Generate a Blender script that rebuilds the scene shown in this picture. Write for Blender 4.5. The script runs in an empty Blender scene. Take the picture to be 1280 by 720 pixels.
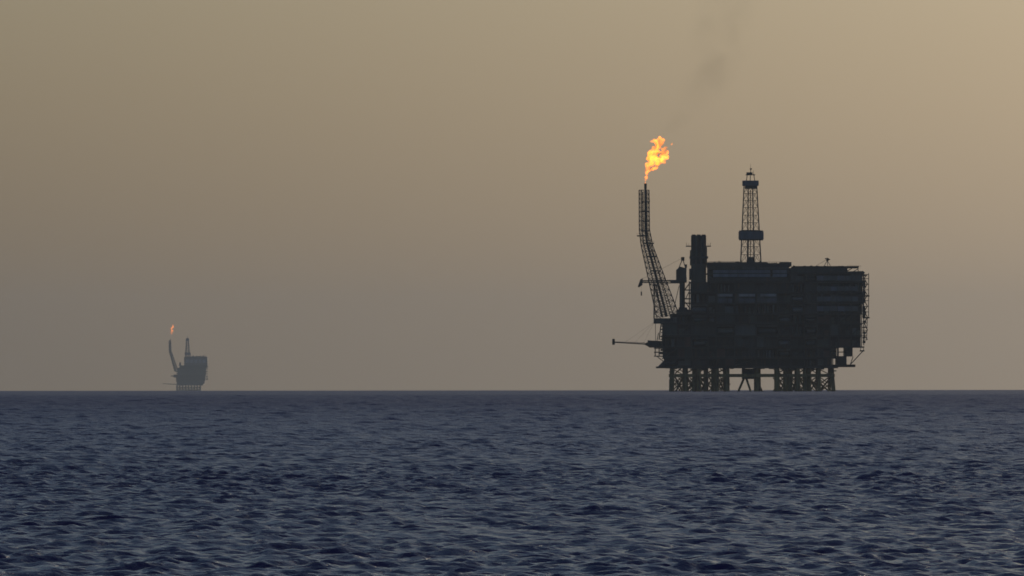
import bpy, bmesh, math, random
import numpy as np
from mathutils import Vector, Matrix, noise as mnoise

random.seed(7)
R = math.radians
scene = bpy.context.scene
col = scene.collection

# ------------------------------------------------------------------ camera
EARTH = 6.371e6
CAM_H = 4.0
cam = bpy.data.cameras.new('camera')
cam.sensor_width = 36.0
cam.lens = 337.5
cam.clip_start = 1.0
cam.clip_end = 200000.0
camo = bpy.data.objects.new('camera', cam)
col.objects.link(camo)
camo.matrix_world = (Matrix.Translation((0, 0, CAM_H))
                     @ Matrix.Rotation(R(90) + 0.00954, 4, 'X')
                     @ Matrix.Rotation(R(-0.055), 4, 'Z'))
scene.camera = camo

# ------------------------------------------------------------------ sky and sun
SUN_EL, SUN_AZ = R(11.0), R(21.0)          # azimuth clockwise from +Y
world = bpy.data.worlds.new("World")
scene.world = world
world.use_nodes = True
wt = world.node_tree
bg = wt.nodes['Background']


def wn(kind, **kw):
    n = wt.nodes.new(kind)
    for k, v in kw.items():
        setattr(n, k, v)
    return n


def wmath(op, a, b=None, c=None):
    n = wn('ShaderNodeMath', operation=op)
    for i, v in enumerate((a, b, c)):
        if v is None:
            continue
        if isinstance(v, (int, float)):
            n.inputs[i].default_value = v
        else:
            wt.links.new(v, n.inputs[i])
    return n.outputs[0]


SKY_STRENGTH = 0.066
sky = wn('ShaderNodeTexSky')
sky.sky_type = 'NISHITA'
sky.sun_disc = False
sky.sun_elevation = SUN_EL
sky.sun_rotation = SUN_AZ
sky.air_density = 1.0
sky.dust_density = 0.4
sky.ozone_density = 2.4
tc = wn('ShaderNodeTexCoord')
nrm = wn('ShaderNodeVectorMath', operation='NORMALIZE')
wt.links.new(tc.outputs['Generated'], nrm.inputs[0])
sp = wn('ShaderNodeSeparateXYZ')
wt.links.new(nrm.outputs[0], sp.inputs[0])
el = wmath('MULTIPLY', wmath('ARCSINE', sp.outputs[2]), 180 / math.pi)
el = wmath('MAXIMUM', el, 0.0)
dot = wn('ShaderNodeVectorMath', operation='DOT_PRODUCT')
wt.links.new(nrm.outputs[0], dot.inputs[0])
dot.inputs[1].default_value = (math.sin(SUN_AZ) * math.cos(SUN_EL), math.cos(SUN_AZ) * math.cos(SUN_EL), math.sin(SUN_EL))
ang = wmath('MULTIPLY', wmath('ARCCOSINE', wmath('MINIMUM', dot.outputs['Value'], 0.99999)), 180 / math.pi)
# dust layer: brightens towards the sun, thickest and dimmest right at the horizon, fades out into the clear sky above
aur = wmath('MULTIPLY_ADD', wmath('EXPONENT', wmath('DIVIDE', ang, -7.8)), 19.5, 0.12)
lay = wmath('MULTIPLY_ADD', wmath('EXPONENT', wmath('DIVIDE', el, -1.5)), -0.12, 1.15)
dust_l = wmath('MULTIPLY', aur, lay)
dust_l = wmath('MULTIPLY', dust_l, 1.0 / SKY_STRENGTH)
dcol = wn('ShaderNodeVectorMath', operation='SCALE')
dcol.inputs[0].default_value = (0.230, 0.1795, 0.125)
wt.links.new(dust_l, dcol.inputs['Scale'])
amount = wmath('EXPONENT', wmath('MULTIPLY', wmath('POWER', wmath('DIVIDE', el, 7.0), 1.6), -1.0))
mix = wn('ShaderNodeMix', data_type='RGBA')
wt.links.new(amount, mix.inputs['Factor'])
wt.links.new(sky.outputs[0], mix.inputs['A'])
wt.links.new(dcol.outputs[0], mix.inputs['B'])
wt.links.new(mix.outputs['Result'], bg.inputs['Color'])
bg.inputs['Strength'].default_value = SKY_STRENGTH

sun = bpy.data.lights.new('sun', 'SUN')
sun.energy = 0.8
sun.angle = R(6.0)
sun.color = (1.0, 0.80, 0.58)
suno = bpy.data.objects.new('sun', sun)
col.objects.link(suno)
sd = Vector((math.sin(SUN_AZ) * math.cos(SUN_EL), math.cos(SUN_AZ) * math.cos(SUN_EL), math.sin(SUN_EL)))
suno.rotation_euler = sd.to_track_quat('Z', 'Y').to_euler()

vs = scene.view_settings
vs.view_transform = 'Standard'
vs.look = 'None'
vs.exposure = 0.0
vs.gamma = 1.0
scene.cycles.use_denoising = True
scene.cycles.max_bounces = 4
scene.cycles.diffuse_bounces = 2
scene.cycles.glossy_bounces = 2
scene.cycles.transparent_max_bounces = 8
scene.cycles.volume_bounces = 1
scene.cycles.sample_clamp_direct = 4.0
scene.cycles.sample_clamp_indirect = 4.0
scene.cycles.volume_max_steps = 512
scene.cycles.filter_width = 1.7


# ------------------------------------------------------------------ helpers
def tag(o, label=None, cat=None, group=None, kind=None):
    if label:
        o['label'] = label
    if cat:
        o['category'] = cat
    if group:
        o['group'] = group
    if kind:
        o['kind'] = kind
    return o


def empty(name, loc):
    o = bpy.data.objects.new(name, None)
    o.location = loc
    o.empty_display_size = 5
    col.objects.link(o)
    return o


class Shape:
    """collects boxes, bars and tubes (metres, local) that become ONE mesh object"""

    def __init__(self):
        self.v, self.f, self.sm = [], [], []

    def add(self, vs_, fs_, smooth=False):
        b = len(self.v)
        self.v += [tuple(p) for p in vs_]
        self.f += [tuple(i + b for i in f) for f in fs_]
        self.sm += [smooth] * len(fs_)
        return self

    def box(self, x0, x1, y0, y1, z0, z1):
        vs_ = [(x, y, z) for z in (z0, z1) for y in (y0, y1) for x in (x0, x1)]
        return self.add(vs_, [(0, 2, 3, 1), (4, 5, 7, 6), (0, 1, 5, 4), (2, 6, 7, 3), (0, 4, 6, 2), (1, 3, 7, 5)])

    def bevbox(self, x0, x1, y0, y1, z0, z1, c):
        """box whose vertical corners are cut by c"""
        ring = [(x0 + c, y0), (x1 - c, y0), (x1, y0 + c), (x1, y1 - c), (x1 - c, y1), (x0 + c, y1), (x0, y1 - c), (x0, y0 + c)]
        return self.prism(ring, z0, z1)

    def prism(self, ring, z0, z1):
        n = len(ring)
        vs_ = [(x, y, z0) for x, y in ring] + [(x, y, z1) for x, y in ring]
        fs_ = [(i, (i + 1) % n, n + (i + 1) % n, n + i) for i in range(n)]
        fs_ += [tuple(range(n - 1, -1, -1)), tuple(range(n, 2 * n))]
        return self.add(vs_, fs_)

    def profile(self, pts, y0, y1):
        """outline in (x, z) with a real depth from y0 to y1"""
        n = len(pts)
        vs_ = [(x, y0, z) for x, z in pts] + [(x, y1, z) for x, z in pts]
        fs_ = [(i, (i + 1) % n, n + (i + 1) % n, n + i) for i in range(n)]
        fs_ += [tuple(range(n - 1, -1, -1)), tuple(range(n, 2 * n))]
        return self.add(vs_, fs_)

    def tube(self, a, b, r0, r1=None, n=8):
        a, b = Vector(a), Vector(b)
        r1 = r0 if r1 is None else r1
        q = (b - a).normalized()
        s = q.orthogonal().normalized()
        t = q.cross(s)
        vs_ = []
        for p, r in ((a, r0), (b, r1)):
            for i in range(n):
                w = 2 * math.pi * (i + .5) / n
                vs_.append(p + (s * math.cos(w) + t * math.sin(w)) * r)
        fs_ = [(i, (i + 1) % n, n + (i + 1) % n, n + i) for i in range(n)]
        self.add(vs_, fs_, n > 5)
        return self.add(vs_, [tuple(range(n - 1, -1, -1)), tuple(range(n, 2 * n))])

    def path(self, pts, r, n=6):
        for a, b in zip(pts, pts[1:]):
            self.tube(a, b, r, n=n)
        return self

    def dome_tank(self, a, b, r, n=10):
        """vessel along a-b with domed ends"""
        a, b = Vector(a), Vector(b)
        d = (b - a).normalized()
        self.tube(a, b, r, n=n)
        self.tube(a, a - d * r * .35, r, r * .72, n)
        self.tube(a - d * r * .35, a - d * r * .55, r * .72, r * .2, n)
        self.tube(b, b + d * r * .35, r, r * .72, n)
        self.tube(b + d * r * .35, b + d * r * .55, r * .72, r * .2, n)
        return self

    def build(self, name, m, parent=None, label=None):
        me = bpy.data.meshes.new(name)
        me.from_pydata(self.v, [], self.f)
        me.polygons.foreach_set('use_smooth', self.sm)
        me.materials.append(m)
        me.update()
        o = bpy.data.objects.new(name, me)
        col.objects.link(o)
        if parent is not None:
            o.parent = parent
        if label:
            o['label'] = label
        return o


def new_mat(name):
    m = bpy.data.materials.new(name)
    m.use_nodes = True
    return m, m.node_tree, m.node_tree.nodes['Principled BSDF']


def paint(name, c, rough=.6, var=.35, scale=.35, rust=0.25, streak=True):
    """weathered marine paint: patchy tone, rust runs, slightly uneven surface"""
    m, t, p = new_mat(name)
    tcn = t.nodes.new('ShaderNodeTexCoord')
    mp = t.nodes.new('ShaderNodeMapping')
    mp.inputs['Scale'].default_value = (1, 1, .22 if streak else 1)
    t.links.new(tcn.outputs['Object'], mp.inputs[0])
    n1 = t.nodes.new('ShaderNodeTexNoise')
    n1.inputs['Scale'].default_value = scale
    n1.inputs['Detail'].default_value = 6
    t.links.new(mp.outputs[0], n1.inputs['Vector'])
    r1 = t.nodes.new('ShaderNodeValToRGB')
    r1.color_ramp.elements[0].position = .3
    r1.color_ramp.elements[1].position = .7
    r1.color_ramp.elements[0].color = tuple(x * (1 - var) for x in c) + (1,)
    r1.color_ramp.elements[1].color = tuple(min(1, x * (1 + var)) for x in c) + (1,)
    t.links.new(n1.outputs['Fac'], r1.inputs[0])
    n2 = t.nodes.new('ShaderNodeTexNoise')
    n2.inputs['Scale'].default_value = scale * 2.3
    n2.inputs['Detail'].default_value = 8
    n2.inputs['Roughness'].default_value = .65
    t.links.new(mp.outputs[0], n2.inputs['Vector'])
    r2 = t.nodes.new('ShaderNodeValToRGB')
    r2.color_ramp.elements[0].position = .62 - rust * .2
    r2.color_ramp.elements[1].position = .74 - rust * .2
    t.links.new(n2.outputs['Fac'], r2.inputs[0])
    mx = t.nodes.new('ShaderNodeMix')
    mx.data_type = 'RGBA'
    t.links.new(r2.outputs[0], mx.inputs['Factor'])
    t.links.new(r1.outputs[0], mx.inputs['A'])
    mx.inputs['B'].default_value = (.085, .040, .022, 1)
    t.links.new(mx.outputs['Result'], p.inputs['Base Color'])
    p.inputs['Roughness'].default_value = rough
    b = t.nodes.new('ShaderNodeBump')
    b.inputs['Strength'].default_value = .25
    b.inputs['Distance'].default_value = .05
    t.links.new(n2.outputs['Fac'], b.inputs['Height'])
    t.links.new(b.outputs[0], p.inputs['Normal'])
    return m


M = {
    'dark': paint('dark_steel', (.022, .028, .034), .6),
    'black': paint('sooty_steel', (.012, .015, .018), .7),
    'green': paint('green_grey_paint', (.030, .044, .048), .55),
    'grey': paint('grey_paint', (.062, .072, .086), .5),
    'blue': paint('blue_grey_cladding', (.14, .17, .235), .45, rust=.12),
    'pale': paint('pale_cladding', (.24, .25, .28), .5, rust=.15),
    'red': paint('red_oxide_paint', (.062, .030, .028), .6),
    'ochre': paint('ochre_leg_paint', (.19, .145, .060), .6, rust=.5),
    'cabin': paint('cabin_paint', (.085, .10, .135), .5, rust=.15),
    'navy': paint('navy_wind_wall_paint', (.060, .078, .115), .5, rust=.1),
    'wire': paint('galvanised_wire', (.06, .06, .06), .5, rust=.3, streak=False),
}

# ------------------------------------------------------------------ sea


def build_sea():
    half = R(8.0)
    r = [325.0]
    while r[-1] < 14000:
        x = r[-1]                       # laid out for an eye height of 8 m, brought to CAM_H below
        if x < 800:
            d = .30
        elif x < 900:
            d = .36
        elif x < 5200:
            d = .42 + (x - 900) * .00045
        else:
            d = 2.35 + (x - 5200) * .004
        r.append(x + d)
    q_ = CAM_H / 8.0
    r = np.array(r, np.float64) * q_
    nr = len(r)
    fine = np.linspace(-R(3.45), R(3.45), 208)
    side = R(3.45) + (half - R(3.45)) * (np.linspace(0, 1, 20)[1:] ** 1.5)
    az = np.concatenate([-side[::-1], fine, side])
    na = len(az)
    RR, AA = np.meshgrid(r, az, indexing='ij')
    X0 = (RR * np.sin(AA)).astype(np.float32)
    Y0 = (RR * np.cos(AA)).astype(np.float32)
    dr = np.gradient(r)
    dres = np.maximum(dr[:, None], r[:, None] * np.gradient(az)[None, :] * .55).astype(np.float32)
    edge = np.clip((half - np.abs(AA)) / R(1.0), 0, 1).astype(np.float32)
    edge *= np.clip((RR - 325 * q_) / 15, 0, 1).astype(np.float32)
    rng = np.random.default_rng(11)
    Z = np.zeros_like(X0)
    DX = np.zeros_like(X0)
    DY = np.zeros_like(X0)
    NC = 130
    gust = np.zeros_like(X0)
    for _ in range(14):
        lg = rng.uniform(18, 90)
        tg = rng.uniform(0, math.pi)
        gust += np.sin(2 * math.pi / lg * (math.cos(tg) * X0 + .45 * math.sin(tg) * Y0) + np.float32(rng.uniform(0, 6.3)))
    gust = np.clip(1 + .045 * gust, .75, 1.25).astype(np.float32)
    NL = 34                                          # longer, lower waves that still show far out
    for i in range(NC + NL):
        lam = q_ * .85 * (20 / .85) ** ((i + rng.random()) / NC)
        if i >= NC:
            lam = 2.6 * (11 / 2.6) ** ((i - NC + rng.random()) / NL)
        k = 2 * math.pi / lam
        th = R(-72) + rng.normal(0, R(40))          # travelling towards the camera, slightly across
        slope = .049 * math.exp(-(math.log(lam / q_ / 1.5) / 1.3) ** 2)
        if i >= NC:
            slope = .025
        a = slope / k
        ph = rng.random() * 2 * math.pi
        kx, ky = k * math.cos(th), k * math.sin(th)
        w = np.clip((lam / dres - 2.3) / 1.6, 0, 1) * edge * a
        if i >= NC:
            w = w * np.clip((RR - 150) / 1000, .22, 1).astype(np.float32)      # calmer water close by
        if lam < 3 * q_:
            w = w * gust                             # gusts roughen some patches more than others
        p = kx * X0 + ky * Y0 + np.float32(ph)
        Z += w * np.cos(p)
        s = w * np.sin(p) * .72
        DX -= s * math.cos(th)
        DY -= s * math.sin(th)
    X = X0 + DX
    Y = Y0 + DY
    Zc = Z - (RR * RR / (2 * EARTH)).astype(np.float32)
    co = np.stack([X, Y, Zc], -1).reshape(-1, 3)
    idx = np.arange(nr * na).reshape(nr, na)
    q = np.stack([idx[:-1, :-1], idx[:-1, 1:], idx[1:, 1:], idx[1:, :-1]], -1).reshape(-1, 4)
    # the rest of the disc, out past the horizon
    ra, rb = r[0], r[-1]
    r2 = np.concatenate([np.array([2., 30, 90, ra]), np.geomspace(ra, rb, 26)[1:], np.array([12000, 16000, 20000, 24000.])])
    a2 = np.concatenate([np.linspace(half, 2 * math.pi - half, 70), np.linspace(-half, half, 5)[1:]])
    R2, A2 = np.meshgrid(r2, a2, indexing='ij')
    co2 = np.stack([R2 * np.sin(A2), R2 * np.cos(A2), -R2 * R2 / (2 * EARTH)], -1).reshape(-1, 3).astype(np.float32)
    i2 = np.arange(len(r2) * len(a2)).reshape(len(r2), len(a2))
    q2 = []
    for i in range(len(r2) - 1):
        for j in range(len(a2) - 1):
            if j >= 69 and ra - 1 <= r2[i] and r2[i + 1] <= rb + 1:
                continue
            q2.append((i2[i, j], i2[i + 1, j], i2[i + 1, j + 1], i2[i, j + 1]))
    cap = [tuple(i2[0, :-1])]
    q2 = np.array(q2) + len(co)
    q = q[:, ::-1]
    co = np.concatenate([co, co2])
    q = np.concatenate([q, q2])
    me = bpy.data.meshes.new('sea')
    me.vertices.add(len(co))
    me.vertices.foreach_set('co', co.astype(np.float32).ravel())
    me.loops.add(q.size)
    me.loops.foreach_set('vertex_index', q.astype(np.int32).ravel())
    me.polygons.add(len(q))
    me.polygons.foreach_set('loop_start', np.arange(0, q.size, 4, dtype=np.int32))
    me.polygons.foreach_set('use_smooth', np.ones(len(q), bool))
    me.update(calc_edges=True)
    m, t, p = new_mat('sea_water')
    p.inputs['Base Color'].default_value = (.034, .013, .090, 1)
    p.inputs['Roughness'].default_value = .36
    p.inputs['IOR'].default_value = 1.333
    tcn = t.nodes.new('ShaderNodeTexCoord')
    # wavelets too small for the mesh are carried by the roughness, more of them where the mesh is coarser
    ln = t.nodes.new('ShaderNodeVectorMath')
    ln.operation = 'LENGTH'
    t.links.new(tcn.outputs['Object'], ln.inputs[0])
    rg = t.nodes.new('ShaderNodeMapRange')
    rg.inputs['From Min'].default_value = 200
    rg.inputs['From Max'].default_value = 1700
    rg.inputs['To Min'].default_value = .23
    rg.inputs['To Max'].default_value = .47
    t.links.new(ln.outputs['Value'], rg.inputs['Value'])
    t.links.new(rg.outputs[0], p.inputs['Roughness'])
    last = None
    for sc_, dist, det, stretch in ((.9, .26, 3, 1.5), (4.5, .15, 6, 1.3)):
        mp = t.nodes.new('ShaderNodeMapping')
        mp.inputs['Scale'].default_value = (1 / stretch, 1, 0)
        mp.inputs['Rotation'].default_value = (0, 0, R(14))
        t.links.new(tcn.outputs['Object'], mp.inputs[0])
        n = t.nodes.new('ShaderNodeTexNoise')
        n.inputs['Scale'].default_value = sc_
        n.inputs['Detail'].default_value = det
        n.inputs['Roughness'].default_value = .55
        n.inputs['Distortion'].default_value = .3
        t.links.new(mp.outputs[0], n.inputs['Vector'])
        b = t.nodes.new('ShaderNodeBump')
        b.inputs['Strength'].default_value = 1.0
        b.inputs['Distance'].default_value = dist
        t.links.new(n.outputs['Fac'], b.inputs['Height'])
        if last:
            t.links.new(last.outputs[0], b.inputs['Normal'])
        last = b
    t.links.new(last.outputs[0], p.inputs['Normal'])
    me.materials.append(m)
    o = bpy.data.objects.new('sea', me)
    col.objects.link(o)
    tag(o, kind='structure')
    return o


build_sea()

# ------------------------------------------------------------------ near platform
S = 0.583                      # metres per drawing unit while a part is drawn ...
NEAR_D = 4500.0
K = NEAR_D * 8.3333e-5 / S     # ... and the factor that brings it to its true size


class P(Shape):
    """Shape whose elevation coordinates are drawing units: x from 940, height down from 489.3; depth in metres"""
    s, cx, cy, k = S, 940.0, 489.3, K

    def build(self, name, m, parent=None, label=None):
        self.v = [(x * self.k, y * self.k, z * self.k) for x, y, z in self.v]
        return super().build(name, m, parent, label)

    def X(self, x):
        return (x - self.cx) * self.s

    def Z(self, y):
        return (self.cy - y) * self.s

    def b(self, x0, x1, y0, y1, d0=-3., d1=3.):
        return self.box(self.X(min(x0, x1)), self.X(max(x0, x1)), d0, d1, self.Z(max(y0, y1)), self.Z(min(y0, y1)))

    def bb(self, x0, x1, y0, y1, d0, d1, c):
        return self.bevbox(self.X(x0), self.X(x1), d0, d1, self.Z(max(y0, y1)), self.Z(min(y0, y1)), c)

    def t(self, x0, y0, x1, y1, r, d0=0., d1=None, r1=None, n=8):
        d1 = d0 if d1 is None else d1
        return self.tube((self.X(x0), d0, self.Z(y0)), (self.X(x1), d1, self.Z(y1)), r, r1, n)

    def pr(self, pts, d0, d1):
        return self.profile([(self.X(x), self.Z(y)) for x, y in pts], d0, d1)


def lattice_tower(P_, root, a, b, wa, wb, da, db, bays, m, rc=.28, rb=.13, cname='chord', skip_first=False):
    """four chords from a=(x,y) to b=(x,y) (drawing units), half widths wa..wb in x and da..db in depth (metres);
    each chord and each braced bay is a piece of its own"""
    a, b = Vector(a), Vector(b)
    k = P_()

    def pt(f, sx, sy):
        c = a.lerp(b, f)
        w = wa + (wb - wa) * f
        d = da + (db - da) * f
        # the square section is turned a little, so near and far faces do not line up
        return Vector((k.X(c.x) + w * (.76 * sx - .24 * sy), d * (.8 * sy + .35 * sx), k.Z(c.y)))
    cor = [(-1, -1), (1, -1), (1, 1), (-1, 1)]
    for sx, sy in cor:
        P_().tube(pt(0, sx, sy), pt(1, sx, sy), rc, n=6).build(cname, m, root)
    for i in range(bays):
        f0, f1 = i / bays, (i + 1) / bays
        g = P_()
        for j in range(4):
            p, q = cor[j], cor[(j + 1) % 4]
            g.tube(pt(f1, *p), pt(f1, *q), rb * .75, n=4)
            g.tube(pt(f0, *p), pt(f1, *q), rb * .7, n=4)
            g.tube(pt(f0, *q), pt(f1, *p), rb * .7, n=4)
        g.build('cross_brace', m, root)
    return pt


def railing(P_, x0, x1, y, d, root, h=1.9, m=None):
    """handrail with posts along x at depth d standing on height y (h in drawing units)"""
    g = P_()
    for hh in (h, h * .55):
        g.t(x0, y - hh, x1, y - hh, .06, d, n=4)
    n = max(2, int(abs(x1 - x0) / 3))
    for i in range(n + 1):
        x = x0 + (x1 - x0) * i / n
        g.t(x, y, x, y - h, .06, d, n=4)
    return g.build('railing', m or M['wire'], root)


def near_platform():
    root = empty('oil_platform', ((940 - 640) * S * K, NEAR_D, -NEAR_D ** 2 / (2 * EARTH)))
    tag(root, 'large dark oil platform on close-set legs with a tall lattice flare boom and derrick', 'oil platform')
    rnd = random.Random(5)

    # ---------------- legs standing in the water
    front = [(839.5, 2.1), (856.3, 2.1), (867, 1.8), (872.8, 1.8), (882, 1.8), (890.5, 1.6), (895.3, 1.7), (907.5, 2.4),
             (945.8, 2.9), (970, 2.3), (980.5, 2.0), (986.5, 2.0), (996, 1.8), (1005, 1.8), (1010.2, 1.8), (1022.5, 1.5), (1038.6, 1.7)]
    for i, (x, r) in enumerate(front):
        d = -24 + (i % 3) * 3
        q = P()
        flare_ = -1.2 if i == 0 else (2.6 if i == len(front) - 1 else 0)
        r *= .84
        q.t(x, 459.5, x + flare_ * .3, 474, r, d, n=10)
        q.t(x + flare_ * .3, 474, x + flare_, 494, r * 1.05, d, n=10)
        q.build('jacket_leg', M['ochre'], root)
    for x, r in ((841, 1.4), (856, 1.5), (870, 1.5), (882, 1.2), (893, 1.3), (907, 1.6), (947, 1.7), (971, 1.5),
                 (984, 1.3), (996, 1.3), (1007, 1.4), (1022.5, 1.2), (1038, 1.3)):
        P().t(x, 459.5, x, 494, r, 22, n=8).build('jacket_leg', M['ochre'], root)
    # horizontal frames tying the legs together
    for d in (-22.6, 22.6):
        P().b(836.5, 1042, 467.6, 471.6, d - 1.2, d + 1.2).build('jacket_girder', M['ochre'], root)
    for x0, x1, y0, y1 in ((843, 912, 479.5, 481.0), (968, 1022, 479.6, 481.0)):
        P().b(x0, x1, y0, y1, -20, -18.4).build('jacket_girder', M['ochre'], root)
    # diagonal braces
    for x0, y0, x1, y1, r in ((930.5, 470, 921.5, 491, .85), (931, 470, 938.2, 491, .85), (943.5, 472, 953, 492, .8),
                              (843, 471, 853, 490, .6), (853, 471, 844, 490, .6), (858, 471, 868, 490, .7), (868, 471, 858, 490, .6),
                              (872, 471, 884, 491, .7), (885, 471, 874, 491, .6), (886, 472, 895, 490, .6), (896, 471, 906, 491, .7),
                              (905, 471, 897, 486, .5), (971, 472, 983, 491, .6), (982, 474, 973, 491, .5), (986, 472, 995, 490, .55),
                              (995, 474, 988, 491, .6), (998, 472, 1007, 491, .7), (1006, 478, 999, 491, .5), (1010, 472, 1022, 491, .7),
                              (1020, 472, 1012, 490, .5), (1024, 489, 1037, 472, .6), (1025, 480, 1036, 490, .5)):
        P().t(x0, y0, x1, y1, r, -16, n=6).build('jacket_brace', M['ochre'], root)
    for x0, x1 in ((843.5, 851), (857, 868), (870, 882), (883, 894), (894, 907), (970, 984), (984, 996), (997, 1007), (1008, 1021)):
        P().t(x0, 467, x1, 460.5, .45, -12, n=6).build('jacket_brace', M['ochre'], root)
    for x0, x1 in ((843, 852), (857, 868), (874, 883), (885, 895), (896, 907), (970, 983), (985, 996), (998, 1008), (1009, 1021), (1025, 1037)):
        for y0, y1 in ((471.4, 480.5), (480.5, 490)):
            P().t(x0, y0, x1, y1, .36, 8, n=6).build('jacket_brace', M['ochre'], root)
            P().t(x1, y0, x0, y1, .42, 10, n=6).build('jacket_brace', M['ochre'], root)
    for x0, x1 in ((840, 856), (848, 861), (862, 880), (876, 892), (889, 903), (900, 910), (966, 979), (976, 991), (990, 1003), (1000, 1014),
                   (1012, 1024), (1022, 1040)):
        P().t(x0, 461, x1, 470, .34, -4, n=6).build('jacket_brace', M['ochre'], root)
        P().t(x0, 489, x1, 472, .40, -6, n=6).build('jacket_brace', M['ochre'], root)
        P().t(x1, 489, x0, 472, .40, -2, n=6).build('jacket_brace', M['ochre'], root)
    # conductor pipes in the middle of the frames
    for i in range(5):
        x = (866, 871.5, 883, 891.5, 905.5)[i]
        P().t(x, 459, x, 494, .45, 2 + (i % 3) * 3, n=6).build('conductor', M['dark'], root)
    for x in (983.5, 988.8, 995, 1004.2):
        P().t(x, 459, x, 494, .45, 4, n=6).build('conductor', M['dark'], root)
    P().b(927.5, 942, 461, 474, -12, 12).build('conductor_guide', M['dark'], root)
    # fenders / boat landing at the outer legs
    P().t(836.6, 474.5, 836.6, 490.5, .7, -27, n=6).build('boat_fender', M['ochre'], root)
    P().b(835.8, 838, 464, 466, -27.5, -21).build('boat_fender', M['ochre'], root)
    P().b(1040, 1044, 463.2, 464.6, -26, -20).build('boat_fender', M['ochre'], root)

    # ---------------- hull: stacked decks; left and right limit of every storey (drawing units)
    rows = [  # top, bottom, left, right
        (447.5, 457.5, 829.0, 1040.0),
        (434.5, 447.5, 827.5, 1045.5),
        (420.0, 434.5, 826.5, 1075.5),
        (404.5, 420.0, 827.0, 1076.0),
        (392.5, 404.5, 838.5, 1075.5),
        (379.0, 392.5, 862.5, 1077.5),
        (366.0, 379.0, 862.5, 1078.0),
        (353.0, 366.0, 862.5, 1078.0),
        (342.0, 353.0, 883.5, 1078.0),
        (330.0, 342.0, 883.5, 985.0),
    ]
    cols = [829, 846, 863.5, 884, 894, 917, 944, 971, 987, 1004, 1020, 1036, 1047, 1062, 1078]
    P().b(832, 1046, 457.5, 460.6, -27, 30).build('base_girder', M['dark'], root)
    P().pr([(820.5, 460.2), (829, 451.5), (838, 449), (838, 459.4)], -24, 10).build('stair_platform', M['dark'], root)
    P().b(820, 832, 458.2, 460.4, -26, 12).build('deck_plate', M['black'], root)
    for top, bot, l, r in rows:
        P().b(l + 1.5, r - 1.5, top + 1.2, bot, -26, 32).build('core_module', M['black'], root)
        P().b(l - .6, r + .6, top, top + 1.15, -32, 34).build('deck_plate', M['dark'], root)
        railing(P, l, r, top, -31.6, root)
    P().b(831, 1044, 447.2, 448.6, -31, 33.5).build('deck_plate', M['dark'], root)
    palette_hi = ['grey', 'green', 'dark', 'dark', 'grey', 'black']
    palette_lo = ['dark', 'black', 'dark', 'green', 'red', 'black', 'grey']
    for ri, (top, bot, l, r) in enumerate(rows):
        pal = palette_hi if ri >= 5 else palette_lo
        cs = [c for c in cols if l + 3 < c < r - 3]
        cs = [l + .8] + cs + [r - .8]
        for x in cs:
            P().b(x - .55, x + .55, top + 1.1, bot + .05, -31.2, -30.0).build('column', M['dark'], root)
        for x0, x1 in zip(cs, cs[1:]):
            if x1 - x0 < 4:
                continue
            a, b_ = x0 + .9, x1 - .9
            y0, y1 = top + 1.6, bot - .4
            h = y1 - y0
            k = rnd.random()
            if ri == 9:
                continue
            if k < .5:                                # clad wall, split into panels
                n = max(1, round((b_ - a) / 9))
                setb = rnd.choice((-29.2, -28, -27))
                tone = rnd.choice(pal)
                for i in range(n):
                    w = (b_ - a) / n
                    P().b(a + i * w + .12, a + (i + 1) * w - .12, y0 + rnd.choice((0, 0, h * .25)), y1, setb - rnd.random() * .25, -25.5).build(
                        'wall_panel', M[tone if rnd.random() < .7 else rnd.choice(pal)], root)
            elif k < .68:                             # horizontal vessel with pipe runs above
                z = P().Z(y1 - h * .36)
                P().dome_tank((P().X(a + 2), -28.6, z), (P().X(b_ - 2), -28.6, z), min(h * .30 * S, 2.6)).build(
                    'vessel', M[rnd.choice(('grey', 'green', 'dark'))], root)
                for i in range(2):
                    P().t(a, y0 + 1 + i * 1.4, b_, y0 + 1 + i * 1.4, .3, -29.5, n=6).build('pipe', M['grey'], root)
            elif k < .85:                             # upright vessels and risers
                x = a + 1.8
                while x < b_ - 1.5:
                    rr = rnd.uniform(.5, 1.3)
                    P().t(x, y1, x, y0 + rnd.uniform(0, h * .4), rr, -28.5, n=8).build(
                        'riser', M[rnd.choice(('dark', 'grey', 'green', 'black'))], root)
                    x += rnd.uniform(3.2, 6)
            else:                                     # open bay with plant and a diagonal
                P().b(a + 1, (a + b_) / 2, y0 + h * .35, y1, -29, -25.5).build('plant_skid', M[rnd.choice(pal)], root)
                P().b((a + b_) / 2 + 1, b_ - 1, y0 + h * .55, y1, -28.5, -25.5).build('plant_skid', M[rnd.choice(pal)], root)
                P().t(a, y1, b_, y0, .3, -30.6, n=6).build('diagonal_brace', M['dark'], root)
    # upper module with blue-grey cladding band
    xs = [890.5, 909, 921, 935.5, 948, 961, 964.5, 982]
    for x0, x1 in ((890.5, 899), (899.4, 909.5), (910, 920.5), (921, 934), (934.5, 947), (947.5, 961.5), (964.5, 973), (973.4, 982)):
        P().b(x0, x1, 338.6, 346.8, -31.5, -28.5).build('cladding_panel', M['blue'], root)
    for x0, x1 in ((884.2, 905), (905.4, 927), (927.4, 948), (948.4, 966), (966.4, 984.6)):
        P().b(x0, x1, 331.3, 337.6, -30.6, -25.8).build('wall_panel', M['grey' if x0 > 920 else 'green'], root)
    for x0, x1 in ((884.5, 900), (900.5, 925), (925.5, 947), (947.5, 983)):
        P().b(x0, x1, 347.6, 352.6, -30.4, -25.8).build('wall_panel', M['dark'], root)
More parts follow.
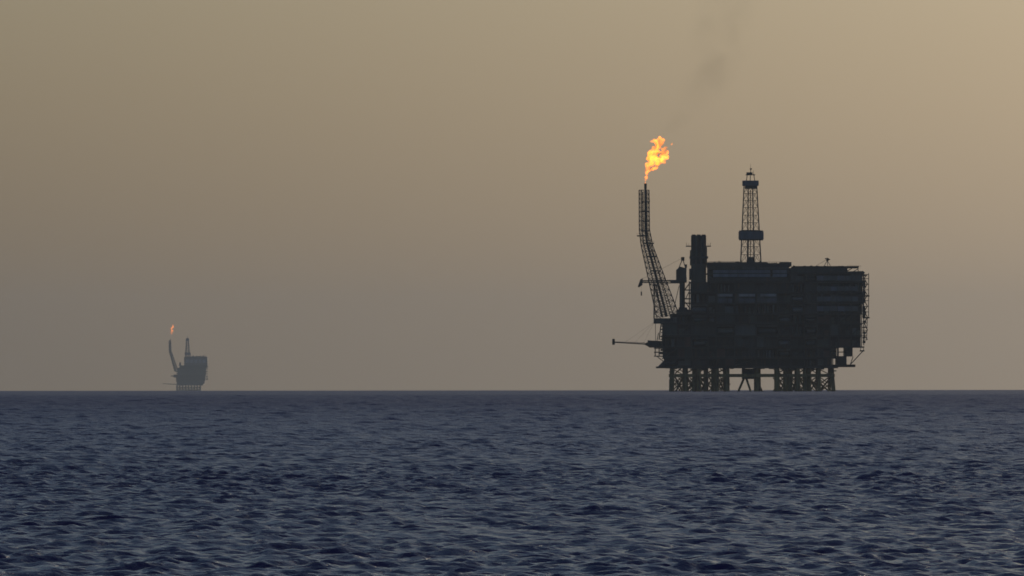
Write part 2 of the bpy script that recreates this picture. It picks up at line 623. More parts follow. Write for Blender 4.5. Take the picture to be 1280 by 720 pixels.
    # three broad paler shutters under it
    for x0, x1 in ((896, 914.5), (922.5, 942.5), (949.5, 969)):
        q = P().b(x0, x1, 368.0, 371.2, -31.6, -29).build('louvre', M['pale'], root)
        for i in range(3):
            w = (x1 - x0) / 3
            P().b(x0 + i * w + .4, x0 + (i + 1) * w - .4, 373.8, 380.2, -31.3, -29).build('shutter_panel', M['cabin'], root)
    # accommodation block on the right: storeys of cabins with long window bands
    for j, y in enumerate((345.5, 358.8, 371.5, 383.5)):
        for i in range(6):
            x0 = 1019.5 + i * 8.6
            if x0 + 8 > 1077:
                continue
            P().b(x0, x0 + 8.2, y, y + 6.2, -31.4 - .1 * (i % 2), -28).build('cabin_wall', M['cabin' if (i + j) % 3 == 0 and i < 4 else 'grey'], root)
    # roof profile
    P().pr([(884, 330.2), (884, 328.8), (957, 328.4), (962, 331.4), (986, 332.6), (986, 334.6), (884, 334)], -31.8, 33).build('roof_deck', M['dark'], root)
    railing(P, 885, 924, 328.9, -31.4, root, 1.3)
    P().bb(974, 988.5, 328.2, 333.5, -20, 0, 1.0).build('roof_cabin', M['dark'], root)
    P().t(969.5, 332, 969.5, 328.4, .15, -20).build('vent_pipe', M['dark'], root)
    P().t(899.5, 329, 899.5, 327.6, .5, -20).build('vent_pipe', M['dark'], root)
    P().b(986, 1058, 335.6, 342, -24, 30).build('core_module', M['black'], root)
    for x0, x1 in ((987, 1003), (1003.5, 1019.5), (1020, 1038), (1038.5, 1056)):
        P().b(x0, x1, 336.2, 341.6, -28, -23.5).build('wall_panel', M['green' if x0 < 1000 else 'dark'], root)
    # landing deck on the roof
    P().b(990, 1072, 333.4, 335.5, -26, 20).build('landing_deck', M['black'], root)
    for x in (994, 1010, 1026, 1042, 1056, 1071):
        P().t(x, 335.4, x - 1.5 if x < 1060 else x + 1, 342, .3, -20, n=6).build('deck_strut', M['dark'], root)
    P().t(1056, 340.5, 1064, 336, .3, -22, n=6).build('deck_strut', M['dark'], root)
    P().t(1063, 341.5, 1072, 336.5, .25, -22, n=6).build('deck_strut', M['dark'], root)
    railing(P, 1058, 1074.5, 335.4, -24, root, 2.6)
    P().pr([(1058, 342.2), (1058, 340.2), (1077, 339.6), (1080, 342.2)], -28, 28).build('deck_plate', M['dark'], root)
    # dish on a tripod
    dish = P().t(1034, 326.4, 1035.6, 323.4, .35, -4, r1=1.5, n=10)
    dish.t(1034, 326.6, 1034, 324, .8, -3.2, n=8)
    dish.build('satellite_dish', M['black'], root)
    g = P()
    for x, d in ((1029.5, -8), (1038, -8), (1035, 3)):
        g.t(x, 333.4, 1034, 326, .22, d, -4, n=6)
    g.t(1019.5, 332.8, 1032.5, 325.4, .10, -6, -4, n=4)
    g.build('dish_tripod', M['dark'], root)
    P().b(1031, 1034, 323.2, 324.4, -5, -3).build('antenna', M['dark'], root)

    rc = random.Random(21)
    for x0, x1, y, n in ((885, 922, 328.8, 9), (955, 972, 330.4, 4), (990, 1054, 333.4, 12)):
        for i in range(n):
            x = x0 + (x1 - x0) * (i + rc.random()) / n
            d = rc.uniform(-24, 20)
            if rc.random() < .5:
                P().t(x, y + .3, x, y - rc.uniform(.8, 2.4), rc.uniform(.12, .3), d, n=6).build('vent_pipe', M['dark'], root)
            else:
                w = rc.uniform(.8, 2.6)
                P().b(x - w, x + w, y + .3, y - rc.uniform(.6, 1.5), d - 2, d + 2).build('roof_unit', M['dark'], root)
    for i in range(16):
        x = 842 + i * 12.4 + rc.uniform(-3, 3)
        w = rc.uniform(1.2, 4)
        P().b(x - w, x + w, 460.3, 461 + rc.random() * 1.6, rc.uniform(-26, -18), rc.uniform(0, 20)).build('underdeck_unit', M['dark'], root)
    for i in range(14):
        y = 345 + i * 6.3 + rc.uniform(-1, 1)
        P().b(1077.5, 1079.5 + rc.random() * 1.6, y, y + rc.uniform(1, 3), -30 + rc.random() * 8, -18 + rc.random() * 20).build('wall_unit', M['dark'], root)
    for i in range(9):
        y = 407 + i * 4.2
        P().b(824.4 + rc.random() * 2, 829, y, y + rc.uniform(1, 2.6), -26, -10 + rc.random() * 20).build('wall_unit', M['dark'], root)

    # ---------------- stair tower hung on the right end
    st = empty('stair_tower', (0, 0, 0))
    st.parent = root
    for d in (-14, -8):
        P().t(1085.2, 342, 1085.0, 398, .16, d, n=6).build('post', M['dark'], st)
        P().t(1079, 342, 1079, 432, .22, d, n=6).build('post', M['dark'], st)
        P().t(1083.4, 398, 1082.6, 425, .16, d, n=6).build('post', M['dark'], st)
    ys = [343.5, 348.5, 355.5, 362.5, 369.6, 376, 383, 390, 396.8, 404, 413, 419.5, 425]
    for i, y in enumerate(ys):
        thick = 1.7 if i in (4, 8) else .7
        right = 1086 if i in (4, 8) else (1084.6 if i < 9 else 1083)
        P().b(1077.5, right, y, y + thick, -14.5, -7.5).build('landing', M['dark'], st)
        if i + 1 < len(ys):
            a, b_ = (1079.5, 1083.6) if i % 2 else (1083.6, 1079.5)
            P().t(a, y, b_, ys[i + 1], .32, -11, n=4).build('stair_flight', M['dark'], st)
    for y0, y1 in ((351, 358), (364.5, 369.6), (373, 379), (386, 391), (392.5, 396.8)):
        P().b(1077.8, 1080.6, y0, y1, -20, 0).build('stair_cabin', M['dark'], st)

    # ---------------- open corner at lower right
    P().b(1046, 1078.5, 433.6, 435.0, -30, 28).build('deck_plate', M['dark'], root)
    P().b(1055, 1064.5, 434.5, 446, -20, 16).build('plant_skid', M['dark'], root)
    P().b(1045, 1057, 445.5, 457, -20, 20).build('plant_skid', M['dark'], root)
    P().t(1046.5, 434, 1046.5, 446, .4, -22, n=6).build('column', M['dark'], root)
    P().t(1047, 440.5, 1055, 440.5, .35, -22, n=6).build('pipe', M['dark'], root)
    P().b(1040, 1067.5, 456.0, 459.2, -26, 20).build('boat_deck', M['black'], root)
    P().t(1061.5, 456, 1078, 438.4, .34, -22, n=6).build('diagonal_brace', M['dark'], root)
    P().t(1061.5, 456, 1065, 446, .3, -22, n=6).build('diagonal_brace', M['dark'], root)
    P().b(1073.5, 1079, 438.2, 439.8, -24, -16).build('landing', M['dark'], root)
    P().t(1074.5, 434, 1074.5, 439, .25, -22, n=6).build('column', M['dark'], root)
    P().t(1078, 434, 1078, 439, .25, -22, n=6).build('column', M['dark'], root)

    # ---------------- left end: ledge, service frames
    P().bb(817.2, 842, 398.0, 404.6, -14, 14, .6).build('boom_foundation', M['dark'], root)
    railing(P, 817.5, 826, 398, -13.6, root, 2.2)
    P().t(819, 404, 819, 426, .2, -12, n=6).build('access_ladder', M['wire'], root)
    P().t(826, 405, 823.5, 425, .4, -12, n=6).build('diagonal_brace', M['dark'], root)
    P().t(823, 416, 821, 426, .3, -8, n=6).build('diagonal_brace', M['dark'], root)
    for y in (434.8, 439.8, 444.8):
        P().b(817.5, 829, y, y + 1.2, -14, 6).build('landing', M['dark'], root)
    for x in (818.6, 823.5):
        P().t(x, 434, x, 445.6, .4, -13, n=6).build('column', M['dark'], root)
    P().t(820, 445, 829, 452, .3, -12, n=6).build('diagonal_brace', M['dark'], root)
    P().b(838, 863, 393.6, 404, -20, 20).build('plant_skid', M['dark'], root)
    P().b(846, 863, 387, 394, -16, 18).build('plant_skid', M['dark'], root)
    P().b(848.5, 858.8, 384.5, 388, -8, 8).build('crane_base', M['dark'], root)

    # burner boom reaching out to the left over the water
    bo = empty('burner_boom', (0, 0, 0))
    bo.parent = root
    for d in (-5, -2.5):
        P().t(806, 430.2, 767.5, 428.0, .42, d, d * .6, r1=.34, n=6).build('boom_tube', M['dark'], bo)
    P().t(806, 428.6, 768, 427.2, .16, -3.8, -2.2, n=4).build('boom_tube', M['dark'], bo)
    g = P()
    for i in range(18):
        f = i / 18
        x, y = 806 - 38.5 * f, 430.2 - 2.2 * f
        g.t(x, y, x - 1.2, y - 1.6 + .8 * f, .11, -5 + 2 * f, -3.8 + 1.6 * f, n=4)
        g.t(x, y, x - 2.2, y, .11, -5 + 2 * f, -2.5 + 1 * f, n=4)
    g.build('boom_lacing', M['dark'], bo)
    P().pr([(804, 430), (809.5, 427.8), (809.5, 425.4), (814, 425.8), (827, 426.4), (827, 434.6), (812, 434.6), (809, 432.6)], -8, 3).build('boom_turret', M['dark'], bo)
    P().bb(765.2, 768.4, 423.6, 431.0, -4.4, -.8, .4).build('burner_head', M['black'], bo)
    P().t(767, 428.6, 765.2, 427.2, .5, -2.6, n=6).build('burner_nozzle', M['black'], bo)
    for x in (780, 793, 804):
        P().t(x, 428.6, 818, 402.5, .05, -4, n=4).build('stay_cable', M['wire'], bo)

    # ---------------- exhaust stack
    ex = empty('exhaust_stack', (0, 0, 0))
    ex.parent = root
    P().bb(864, 882.6, 294.6, 395, -6, 6, 1.2).build('casing', M['green'], ex)
    for i in range(3):
        x = 867.2 + i * 6.1
        P().t(x, 330, x, 293.4, 1.5, -5.2, n=10).build('flue', M['black'], ex)
    for x0, x1, y in ((857.4, 864.2, 307.3), (882.4, 888.6, 307.3)):
        P().b(x0, x1, y, y + 1.2, -4, 4).build('walkway', M['dark'], ex)
        xx = x0 + 1 if x0 < 870 else x1 - 1
        P().t(xx, y, xx + (-.4 if x0 < 870 else .4), 303.6, .14, -3.8, n=4).build('rail_post', M['wire'], ex)
        P().t(xx + (2.6 if x0 < 870 else -2.6), y, xx + (2.6 if x0 < 870 else -2.6), 304.6, .1, -3.8, n=4).build('rail_post', M['wire'], ex)
    P().b(862, 885, 320.6, 323.4, -7, 7).build('walkway', M['dark'], ex)
    P().b(862.6, 864.2, 313, 332, -3, 3).build('cable_tray', M['dark'], ex)
    P().b(882.4, 883.8, 309, 330, -3, 3).build('cable_tray', M['dark'], ex)
    P().b(861.6, 864.2, 336, 350, -5, 5).build('cable_tray', M['dark'], ex)

    # ---------------- pedestal crane with its boom laid level to the left
    cr = empty('pedestal_crane', (0, 0, 0))
    cr.parent = root
    P().t(852.8, 387, 852.8, 351, 2.0, 0, n=12).build('pedestal', M['green'], cr)
    P().t(852.8, 353.4, 852.8, 350.6, 3.4, 0, n=12).build('slewing_ring', M['dark'], cr)
    P().pr([(845.2, 351.6), (845.2, 337.5), (850, 333.4), (857.6, 335.4), (858.4, 351.6)], -3.2, 3.2).build('machinery_house', M['green'], cr)
    P().b(846, 850, 341, 347, -4.4, -3.1).build('operator_cab', M['dark'], cr)
    P().b(838, 851, 350.0, 354.4, -2.2, 2.2).build('boom_heel', M['dark'], cr)
    for dy in (-1.7, 1.7):
        for d in (-1.3, 1.3):
            P().t(840, 352.2 + dy, 801.5, 352 + dy * .7, .34, d, d * .7, n=6).build('boom_chord', M['dark'], cr)
    g = P()
    for i in range(16):
        x = 839 - i * 2.3
        s = 1 if i % 2 else -1
        for d in (-1.2, 1.2):
            g.t(x, 352 - 1.5 * s, x - 2.3, 352 + 1.5 * s, .2, d, n=4)
        g.t(x, 352 - 1.5 * s, x, 352 - 1.5 * s, .15, -1.2, 1.2, n=4)
        g.t(x, 350.4, x, 353.6, .16, -1.2, n=4)
    g.build('boom_lacing', M['dark'], cr)
    P().pr([(803.6, 347.8), (800.4, 349.4), (797.2, 358.4), (798.6, 359.4), (803, 356.4)], -1.4, 1.4).build('boom_head', M['black'], cr)
    P().t(801.6, 356, 801.6, 365, .05, 0, n=4).build('hoist_wire', M['wire'], cr)
    P().bb(800.9, 802.5, 364.6, 369.6, -.5, .5, .2).build('hook_block', M['black'], cr)
    for x in (848.2, 857.2):
        P().t(x, 336, 853.4, 323.4, .3, -2, -1, n=6).build('gantry_leg', M['dark'], cr)
        P().t(x, 336, 853.4, 323.4, .3, 2, 1, n=6).build('gantry_leg', M['dark'], cr)
    P().bb(851.4, 855.6, 321.4, 326.0, -1.6, 1.6, .4).build('gantry_head', M['black'], cr)
    P().b(856.2, 858.8, 330.6, 334.4, -1, 1).build('winch', M['black'], cr)
    P().t(858, 332, 857.2, 352, .3, 1, n=6).build('gantry_leg', M['dark'], cr)
    for d in (-1, 1):
        P().t(852, 323.2, 802, 349.2, .07, d, n=4).build('pendant_wire', M['wire'], cr)
    # clutter between crane pedestal and stack
    for y in (362, 373, 378.4):
        P().b(855, 864, y, y + 1.3, -6, 6).build('walkway', M['dark'], root)
    P().t(856, 362, 863, 353, .4, -4, n=6).build('diagonal_brace', M['dark'], root)
    P().t(857, 373.5, 862, 363, .3, -4, n=6).build('diagonal_brace', M['dark'], root)
    P().t(861.5, 352, 861.5, 390, .4, -5, n=6).build('riser', M['dark'], root)
    P().t(856.5, 378, 862.5, 386, .4, -5, n=6).build('diagonal_brace', M['dark'], root)
    P().t(849, 357, 842, 388, .25, 4, n=6).build('diagonal_brace', M['dark'], root)

    # ---------------- flare boom: leaning lattice below, upright lattice above
    fl = empty('flare_boom', (0, 0, 0))
    fl.parent = root
    lattice_tower(P, fl, (835.5, 397), (808.8, 307), 14.5 * S, 7.2 * S, 6, 4.2, 13, M['dark'], .40, .22)
    lattice_tower(P, fl, (808.8, 307), (805.6, 287), 7.2 * S, 6.4 * S, 4.2, 3.8, 3, M['dark'], .38, .22)
    lattice_tower(P, fl, (805.6, 287), (805.2, 237.5), 6.4 * S, 6.2 * S, 3.8, 3.6, 9, M['dark'], .36, .22)
    P().t(833.5, 396, 809, 304, .95, 0, n=8).t(809, 304, 807, 287, .9, 0, n=8).t(807, 287, 807, 231.5, .8, 0, n=8).build('gas_riser', M['dark'], fl)
    P().t(804, 290, 803.6, 240, .3, -2, n=6).build('access_ladder', M['dark'], fl)
    P().t(807, 236, 807, 229.4, .95, 0, n=10).build('flare_tip', M['black'], fl)
    P().t(838, 396, 812.5, 300, .32, 1.5, n=6).build('gas_riser', M['dark'], fl)
    P().t(829, 396, 803, 300, .2, -2, n=6).build('gas_riser', M['dark'], fl)
    for y, x0, x1 in ((251.6, 801.5, 812.4), (263.6, 801, 811.2), (275.6, 801.6, 812.4), (287.8, 801.2, 812), (294.2, 796.4, 809.5), (303.5, 804.5, 817.5),
                      (320, 809, 821), (338, 814, 826)):
        P().b(x0, x1, y, y + 1.5, -2.6, 2.6).build('landing', M['dark'], fl)
        g = P()
        for x in (x0, (x0 + x1) / 2, x1):
            g.t(x, y, x, y - 2, .07, -2.5, n=4)
        g.t(x0, y - 2, x1, y - 2, .07, -2.5, n=4)
        g.build('railing', M['wire'], fl)
    P().t(817.6, 357, 817.4, 398, .5, -5, n=6).build('support_strut', M['dark'], fl)
    P().t(820.4, 357, 826.5, 396, .42, -5, n=6).build('support_strut', M['dark'], fl)
    P().t(817.6, 358, 832, 396, .3, 5, n=6).build('support_strut', M['dark'], fl)
    P().b(815.8, 822, 356, 357.6, -6, 6).build('landing', M['dark'], fl)
    for i in range(6):
        y = 362 + i * 6
        s = i % 2
        P().t(817.6 if s else 821 + i * .8, y, 822 + i * .8 if s else 817.6, y + 6, .22, -5, n=4).build('cross_brace', M['dark'], fl)

    # ---------------- drilling derrick (square tower turned a little)
    de = empty('derrick', (0, 0, 0))
    de.parent = root
    cx0, cx1 = 938.6, 938.2

    def dpt(y, j, k=P()):
        f = (328.5 - y) / (328.5 - 231.0)
        rad = (13.4 + (8.4 - 13.4) * f) * S
        w = math.radians(17) + j * math.pi / 2
        return Vector((k.X(cx0 + (cx1 - cx0) * f) + rad * math.cos(w), rad * math.sin(w), k.Z(y)))
    lev = [329.5, 318.5, 308.5, 299, 288, 278.5, 269, 259.5, 250.5, 242, 235]
    for j in range(4):
        P().tube(dpt(329.8, j), dpt(230, j), .5, .4, n=6).build('leg', M['dark'], de)
    for i, (a, b_) in enumerate(zip(lev, lev[1:])):
        g = P()
        for j in range(4):
            g.tube(dpt(b_, j), dpt(b_, (j + 1) % 4), .17, n=4)
            mid = (dpt(b_, j) + dpt(b_, (j + 1) % 4)) / 2
            g.tube(dpt(a, j), mid, .14, n=4)
            g.tube(dpt(a, (j + 1) % 4), mid, .14, n=4)
        g.build('cross_brace', M['dark'], de)
    P().t(938.2, 329, 938.2, 238, .3, 0, n=6).build('drill_string', M['dark'], de)
    P().t(934.6, 329, 935.4, 300, .45, -4, n=6).build('standpipe', M['dark'], de)
    P().b(934.5, 942.5, 321.5, 329, -4, 4).build('drill_floor_cabin', M['dark'], de)
    k = P()
    # racking-board windwall: rounded box
    pts = []
    hw, hd, rc = 15.6 * S, 15.0 * S, 3.0
    for cxs, cys, a0 in ((1, 1, 0), (-1, 1, 90), (-1, -1, 180), (1, -1, 270)):
        for t_ in (0, 22.5, 45, 67.5, 90):
            a = math.radians(a0 + t_)
            pts.append((k.X(939) + cxs * (hw - rc) + rc * math.cos(a), cys * (hd - rc) + rc * math.sin(a)))
    P().prism([(k.X(939) + (x - k.X(939)) * .95, y * .95) for x, y in pts], k.Z(300.6), k.Z(299.2)).build('racking_deck', M['black'], de)
    P().prism(pts, k.Z(299.2), k.Z(289.8)).build('wind_wall', M['navy'], de)
    P().prism([(k.X(939) + (x - k.X(939)) * .95, y * .95) for x, y in pts], k.Z(289.8), k.Z(288.4)).build('wind_wall_cap', M['dark'], de)
    P().bb(928.2, 948.4, 226.0, 232.4, -6, 6, 1.4).build('wind_wall', M['navy'], de)
    P().bb(931.4, 946.4, 232.4, 236.2, -4.5, 4.5, 1.0).build('crown_deck', M['dark'], de)
    for x in (933.2, 938, 943.6):
        P().t(x, 226.2, x + (938 - x) * .25, 217.4, .26, -2, n=6).build('crown_leg', M['dark'], de)
        P().t(x, 226.2, x + (938 - x) * .25, 217.4, .22, 2, n=6).build('crown_leg', M['dark'], de)
    P().b(932.2, 944.2, 218.4, 219.2, -3, 3).build('crown_deck', M['dark'], de)
    P().bb(933.2, 940.8, 215.6, 218.6, -1.6, 1.6, .3).build('crown_block', M['dark'], de)
    P().t(938.6, 216, 938.6, 211.6, .3, 0, n=6).build('mast', M['dark'], de)
    P().b(937.4, 940.2, 210.6, 212, -.6, .6).build('mast_light', M['dark'], de)
    P().t(938.4, 211, 938.2, 204.6, .12, 0, r1=.06, n=5).build('mast', M['dark'], de)
    P().t(942.2, 218.4, 941.6, 213, .12, 0, n=4).build('mast', M['dark'], de)
    return root


near_platform()


# ------------------------------------------------------------------ far platform
FAR_D = 23000.0
FS = 1.917
FK = FAR_D * 8.3333e-5 / FS


class F(P):
    s, cx, cy, k = FS, 238.0, 488.0 + 10.3, FK


def far_platform():
    root = empty('oil_platform', ((238 - 640) * FS * FK, FAR_D, -FAR_D ** 2 / (2 * EARTH)))
    tag(root, 'small hazy grey oil platform far off on the left horizon', 'oil platform')
    for i in range(9):
        x = 221.2 + i * 3.62
        for d in (-22, 20):
            F().t(x, 481, x, 501, 1.35, d, n=8).build('jacket_leg', M['ochre'], root)
    for y in (483.4, 487.4, 491):
        for d in (-20, 20):
            F().b(220.5, 251.2, y, y + .9, d - 1, d + 1).build('jacket_girder', M['ochre'], root)
    for i in range(8):
        x = 221.2 + i * 3.62
        F().t(x, 483, x + 3.6, 490, .55, -20, n=6).build('jacket_brace', M['ochre'], root)
        F().t(x + 3.6, 483, x, 490, .55, -20, n=6).build('jacket_brace', M['ochre'], root)
    for x0, x1, y0, y1, n_, m in ((221.5, 254.5, 475.5, 481.4, 'lower_module', 'dark'), (220.8, 257, 468.5, 475.5, 'process_module', 'black'),
                                  (222.5, 258, 459.6, 468.5, 'process_module', 'dark'), (226.2, 259, 456.6, 459.6, 'deck_module', 'dark'),
                                  (230.8, 259.6, 446.2, 456.6, 'upper_module', 'grey')):
        F().b(x0, x1, y0, y1, -38, 40).build(n_, M[m], root)
        F().b(x0 - .25, x1 + .25, y0 - .15, y0 + .35, -41, 42).build('deck_plate', M['black'], root)
    F().pr([(231, 446.4), (232, 445.2), (240, 445.6), (250, 445), (258, 445.8), (259.4, 447)], -35, 38).build('roof_deck', M['dark'], root)
    for i in range(5):
        F().b(233 + i * 5.2, 237 + i * 5.2, 449, 453.4, -40.4, -37).build('cladding_panel', M['blue'], root)
    F().b(252, 256, 476, 479.2, -20, 20).build('boat_deck', M['dark'], root)
    rc = random.Random(4)
    for x, h, w in ((241.5, 1.0, 1.2), (246, .8, .8), (250.6, 1.6, .35), (254.4, 1.1, 1.0), (257.2, .9, .5), (238.6, 1.2, .5)):
        F().b(x - w, x + w, 446, 445.2 - h, -10, 6).build('roof_unit', M['dark'], root)
    for i in range(9):
        y = 448 + i * 3.1
        F().b(258, 259.9 + rc.random() * .9, y, y + .8 + rc.random(), -30, -10).build('landing', M['dark'], root)
    for i in range(8):
        y = 461 + i * 2.5
        F().b(219.4 + rc.random() * 1.6, 223, y, y + .7 + rc.random(), -20, 4).build('landing', M['dark'], root)
    F().t(256.5, 475, 252, 481, .6, -20, n=6).build('diagonal_brace', M['dark'], root)
    # left platforms, burner boom
    F().b(213.6, 223, 469.2, 470.2, -10, 10).build('landing', M['dark'], root)
    F().b(217, 222, 468, 471.6, -8, 8).build('crane_cab', M['dark'], root)
    F().t(221, 480, 203.4, 479.2, .9, -10, r1=.6, n=6).build('burner_boom', M['dark'], root)
    # crane stump
    F().t(225.2, 460, 225.2, 452.6, 2.0, 0, n=8).build('crane_pedestal', M['dark'], root)
    F().t(225, 453, 223.6, 456.5, .7, 0, n=6).build('crane_jib', M['dark'], root)
    # flare boom
    fl = empty('flare_boom', (0, 0, 0))
    fl.parent = root
    lattice_tower(F, fl, (220.6, 464), (213, 439.4), 2.5 * FS, 1.6 * FS, 5, 4, 8, M['dark'], .62, .34)
    lattice_tower(F, fl, (212.7, 439.4), (212.3, 425.4), 1.45 * FS, 1.25 * FS, 3.4, 3, 6, M['dark'], .6, .34)
    F().t(220, 464, 213, 439.4, 1.1, 0, n=6).build('gas_riser', M['dark'], fl)
    F().t(213, 439.4, 212.6, 423.6, 1.0, 0, n=6).build('gas_riser', M['dark'], fl)
    # derrick
    de = empty('derrick', (0, 0, 0))
    de.parent = root
    lattice_tower(F, de, (234.4, 446), (234.2, 424), 2.9 * FS, 1.6 * FS, 5, 3, 7, M['dark'], .62, .34, 'leg')
    F().bb(230.8, 238.4, 440.2, 443.4, -7, 7, 2.5).build('wind_wall', M['navy'], de)
    F().bb(232.2, 236.4, 422.6, 426, -4, 4, 1.2).build('wind_wall', M['navy'], de)
    F().t(234.2, 423, 234.2, 419.4, .8, 0, r1=.3, n=6).build('mast', M['dark'], de)
    return root


far_platform()


# ------------------------------------------------------------------ flames and smoke
def blob_mesh(name, blobs, voxel, amp, freq, seed):
    """union of many overlapping lumps -> one closed ragged surface"""
    bm = bmesh.new()
    for (x, y, z, rx, ry, rz) in blobs:
        r = bmesh.ops.create_icosphere(bm, subdivisions=2, radius=1.0)
        bmesh.ops.scale(bm, vec=(rx, ry, rz), verts=r['verts'])
        bmesh.ops.translate(bm, vec=(x, y, z), verts=r['verts'])
    me = bpy.data.meshes.new(name)
    bm.to_mesh(me)
    bm.free()
    tmp = bpy.data.objects.new(name + '_source', me)
    col.objects.link(tmp)
    md = tmp.modifiers.new('r', 'REMESH')
    md.mode = 'VOXEL'
    md.voxel_size = voxel
    dg = bpy.context.evaluated_depsgraph_get()
    out = bpy.data.meshes.new_from_object(tmp.evaluated_get(dg))
    bpy.data.objects.remove(tmp)
    off = Vector((seed * 7.3, seed * 3.1, 0))
    nn = [v.normal.copy() for v in out.vertices]
    for v, n in zip(out.vertices, nn):
        p = v.co * freq + off
        d = mnoise.noise(p) + .5 * mnoise.noise(p * 2.1) + .25 * mnoise.noise(p * 4.3)
        v.co += n * d * amp
    out.name = name
    for p in out.polygons:
        p.use_smooth = True
    out.materials.clear()
    return out


def flame_material(name, freq, strength):
    m = bpy.data.materials.new(name)
    m.use_nodes = True
    t = m.node_tree
    t.nodes.clear()
    out = t.nodes.new('ShaderNodeOutputMaterial')
    em = t.nodes.new('ShaderNodeEmission')
    tcn = t.nodes.new('ShaderNodeTexCoord')
    n = t.nodes.new('ShaderNodeTexNoise')
    n.inputs['Scale'].default_value = freq
    n.inputs['Detail'].default_value = 4
    n.inputs['Roughness'].default_value = .6
    n.inputs['Distortion'].default_value = .9
    t.links.new(tcn.outputs['Object'], n.inputs['Vector'])
    em.inputs['Color'].default_value = (1.0, .225, .012, 1)
    em.inputs['Strength'].default_value = strength
    mr = t.nodes.new('ShaderNodeMapRange')
    mr.inputs['From Min'].default_value = .42
    mr.inputs['From Max'].default_value = .66
    mr.inputs['To Min'].default_value = .10 * strength
    mr.inputs['To Max'].default_value = 1.5 * strength
    t.links.new(n.outputs['Fac'], mr.inputs['Value'])
    t.links.new(mr.outputs[0], em.inputs['Strength'])
    ab = t.nodes.new('ShaderNodeVolumeAbsorption')
    ab.inputs['Color'].default_value = (0, 0, 0, 1)
    ab.inputs['Density'].default_value = .13 * strength
    ad = t.nodes.new('ShaderNodeAddShader')
    t.links.new(em.outputs[0], ad.inputs[0])
    t.links.new(ab.outputs[0], ad.inputs[1])
    t.links.new(ad.outputs[0], out.inputs['Volume'])
    return m


NS, GS = S * K, FS * FK
NX, NY, NZ = (940 - 640) * NS, NEAR_D, -NEAR_D ** 2 / (2 * EARTH)


def flame(name, base, s, cx, cy, pieces, voxel, amp, freq, seed, m, label):
    bl = []
    rn = random.Random(seed)
    for x, y, r in pieces:
        for _ in range(3):
            k = rn.uniform(.55, .9)
            q = r * s * k
            bl.append(((x - cx) * s + rn.uniform(-.35, .35) * r * s, rn.uniform(-.7, .7) * r * s, (cy - y) * s + rn.uniform(-.35, .35) * r * s,
                       q * rn.uniform(.7, 1.1), q, q * rn.uniform(.8, 1.35)))
        bl.append(((x - cx) * s, 0, (cy - y) * s, r * s * .85, r * s * .85, r * s * .95))
    me = blob_mesh(name, bl, voxel, amp, freq, seed)
    me.materials.append(m)
    o = bpy.data.objects.new(name, me)
    o.location = base
    col.objects.link(o)
    tag(o, label, 'flame')
    return o


FL = [(806.6, 228.5, 1.3), (806.8, 225, 1.5), (807.8, 221.5, 1.9), (808.6, 217.5, 2.1), (808.2, 213.6, 2.7), (811.6, 211.5, 3.0), (816.5, 211, 3.2),
      (820.8, 209.6, 3.0), (809.8, 206, 3.6), (814.6, 204, 4.4), (822, 204, 4.2), (811.6, 198, 4.6), (818, 197, 5.2), (826, 200, 4.4), (830.5, 201.5, 3.2),
      (833.6, 196, 3.6), (828, 193, 4.4), (814, 191.5, 4.6), (820.6, 189, 4.6), (833.8, 190, 3.4), (832, 185.6, 2.8), (817.6, 185.6, 3.4), (822.6, 183, 4.4),
      (828.6, 186.6, 2.4), (821, 178.6, 4.2), (827, 179, 3.8), (824.5, 174.4, 3.6), (829.4, 174.6, 2.6), (818, 176, 2.6), (814.4, 176.4, 1.8), (812.6, 177.2, 1.2),
      (824.5, 171.6, 2.0)]
fm = flame_material('flame', .24, 2.1)
flame('gas_flame', (NX + (806.8 - 940) * NS, NY, NZ + (489.3 - 229.4) * NS), NS, 806.8, 229.4, FL, .35, .50, .60, 3, fm,
      'big orange and yellow gas flame blowing from the flare tip of the near platform')
ember = flame('gas_flame', (NX + (840.2 - 940) * NS, NY, NZ + (489.3 - 180) * NS), NS, 840.2, 180, [(840.2, 180, 1.5), (839.4, 181, 1.0)], .22, .22, .9, 9, fm,
              'tiny scrap of flame torn loose beside the top of the big gas flame')
fm2 = flame_material('distant_flame', .08, .34)
flame('gas_flame', ((212.6 - 640) * GS, FAR_D, -FAR_D ** 2 / (2 * EARTH) + (498.3 - 422) * GS), GS, 212.6, 422,
      [(214.6, 415.6, 1.6), (215.6, 413.0, 1.6), (214.8, 410.6, 1.5), (216.2, 408.0, 1.5), (215.8, 406.0, 1.0), (214.4, 417.4, .9)], 1.0, 1.2, .15, 4, fm2,
      'small orange flame above the flare boom of the distant hazy platform')


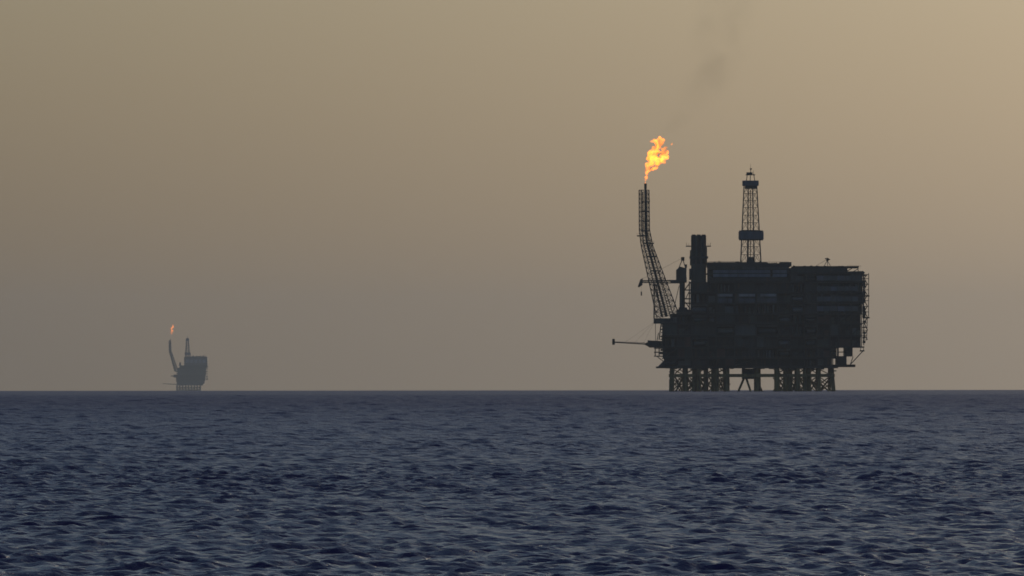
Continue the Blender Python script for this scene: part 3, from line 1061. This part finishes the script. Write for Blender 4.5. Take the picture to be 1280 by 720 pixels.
def smoke():
    # leans over in the wind just above the flame, then climbs
    pts = [(827 + 64 * (1 - math.exp(-h / 40)) + .10 * h, 168 - h, 15 + 30 * (1 - math.exp(-h / 40)) + .04 * h)
           for h in (2, 9, 17, 26, 36, 48, 62, 78, 94, 110, 128, 146, 164, 182)]
    bl = []
    rn = random.Random(8)
    for x, y, r in pts:
        for _ in range(3):
            q = r * NS * rn.uniform(.85, 1.1)
            bl.append(((x - 826) * NS + rn.uniform(-.4, .4) * r * NS, rn.uniform(-.4, .4) * r * NS, (168 - y) * NS + rn.uniform(-.2, .2) * r * NS, q, q, q))
    me = blob_mesh('smoke_plume', bl, 1.6, 2.0, .08, 5)
    m = bpy.data.materials.new('smoke')
    m.use_nodes = True
    t = m.node_tree
    t.nodes.clear()
    out = t.nodes.new('ShaderNodeOutputMaterial')
    pv = t.nodes.new('ShaderNodeVolumePrincipled')
    pv.inputs['Color'].default_value = (.13, .10, .075, 1)
    tcn = t.nodes.new('ShaderNodeTexCoord')
    n = t.nodes.new('ShaderNodeTexNoise')
    n.inputs['Scale'].default_value = .075
    n.inputs['Detail'].default_value = 3
    n.inputs['Roughness'].default_value = .55
    n.inputs['Distortion'].default_value = .6
    mp = t.nodes.new('ShaderNodeMapping')
    mp.inputs['Location'].default_value = (31, 0, 47)
    t.links.new(tcn.outputs['Object'], mp.inputs[0])
    t.links.new(mp.outputs[0], n.inputs['Vector'])
    mr = t.nodes.new('ShaderNodeMapRange')
    mr.inputs['From Min'].default_value = .37
    mr.inputs['From Max'].default_value = .68
    mr.inputs['To Min'].default_value = .0002
    mr.inputs['To Max'].default_value = .0075
    t.links.new(n.outputs['Fac'], mr.inputs['Value'])
    # thins out from the plume's own axis, which leans downwind as it rises
    sx = t.nodes.new('ShaderNodeSeparateXYZ')
    t.links.new(tcn.outputs['Object'], sx.inputs[0])

    def mth(op, a, b=None, c=None):
        k = t.nodes.new('ShaderNodeMath')
        k.operation = op
        for i_, v_ in enumerate((a, b, c)):
            if isinstance(v_, (int, float)):
                k.inputs[i_].default_value = v_
            elif v_ is not None:
                t.links.new(v_, k.inputs[i_])
        return k.outputs[0]
    rise = mth('SUBTRACT', 1.0, mth('EXPONENT', mth('DIVIDE', sx.outputs[2], -15.0)))
    axis = mth('ADD', mth('MULTIPLY_ADD', rise, 24.0, .4), mth('MULTIPLY', sx.outputs[2], .10))
    dx = mth('SUBTRACT', sx.outputs[0], axis)
    rad = mth('SQRT', mth('ADD', mth('MULTIPLY', dx, dx), mth('MULTIPLY', sx.outputs[1], sx.outputs[1])), 0)
    rel = mth('DIVIDE', rad, mth('ADD', mth('MULTIPLY_ADD', rise, 12.0, 4.5), mth('MULTIPLY', sx.outputs[2], .04)))
    fall = t.nodes.new('ShaderNodeMapRange')
    fall.interpolation_type = 'SMOOTHSTEP'
    fall.inputs['From Min'].default_value = .25
    fall.inputs['From Max'].default_value = 1.0
    fall.inputs['To Min'].default_value = 1
    fall.inputs['To Max'].default_value = 0
    t.links.new(rel, fall.inputs['Value'])
    t.links.new(mth('MULTIPLY', mr.outputs[0], fall.outputs[0]), pv.inputs['Density'])
    t.links.new(pv.outputs[0], out.inputs['Volume'])
    me.materials.append(m)
    o = bpy.data.objects.new('smoke_plume', me)
    o.location = (NX + (826 - 940) * NS, NY, NZ + (489.3 - 168) * NS)
    col.objects.link(o)
    tag(o, 'faint thin dark smoke drifting up from the big gas flame', 'smoke', kind='stuff')


smoke()

# ------------------------------------------------------------------ hazy air
m = bpy.data.materials.new('haze')
m.use_nodes = True
t = m.node_tree
t.nodes.clear()
out = t.nodes.new('ShaderNodeOutputMaterial')
pv = t.nodes.new('ShaderNodeVolumePrincipled')
pv.inputs['Color'].default_value = (.77, .87, .94, 1)
pv.inputs['Density'].default_value = 2.2e-5
pv.inputs['Anisotropy'].default_value = .25
t.links.new(pv.outputs[0], out.inputs['Volume'])
bx = Shape().box(-25000, 25000, -25000, 25000, -50, 222)
hz = bx.build('haze', m)
tag(hz, kind='stuff')
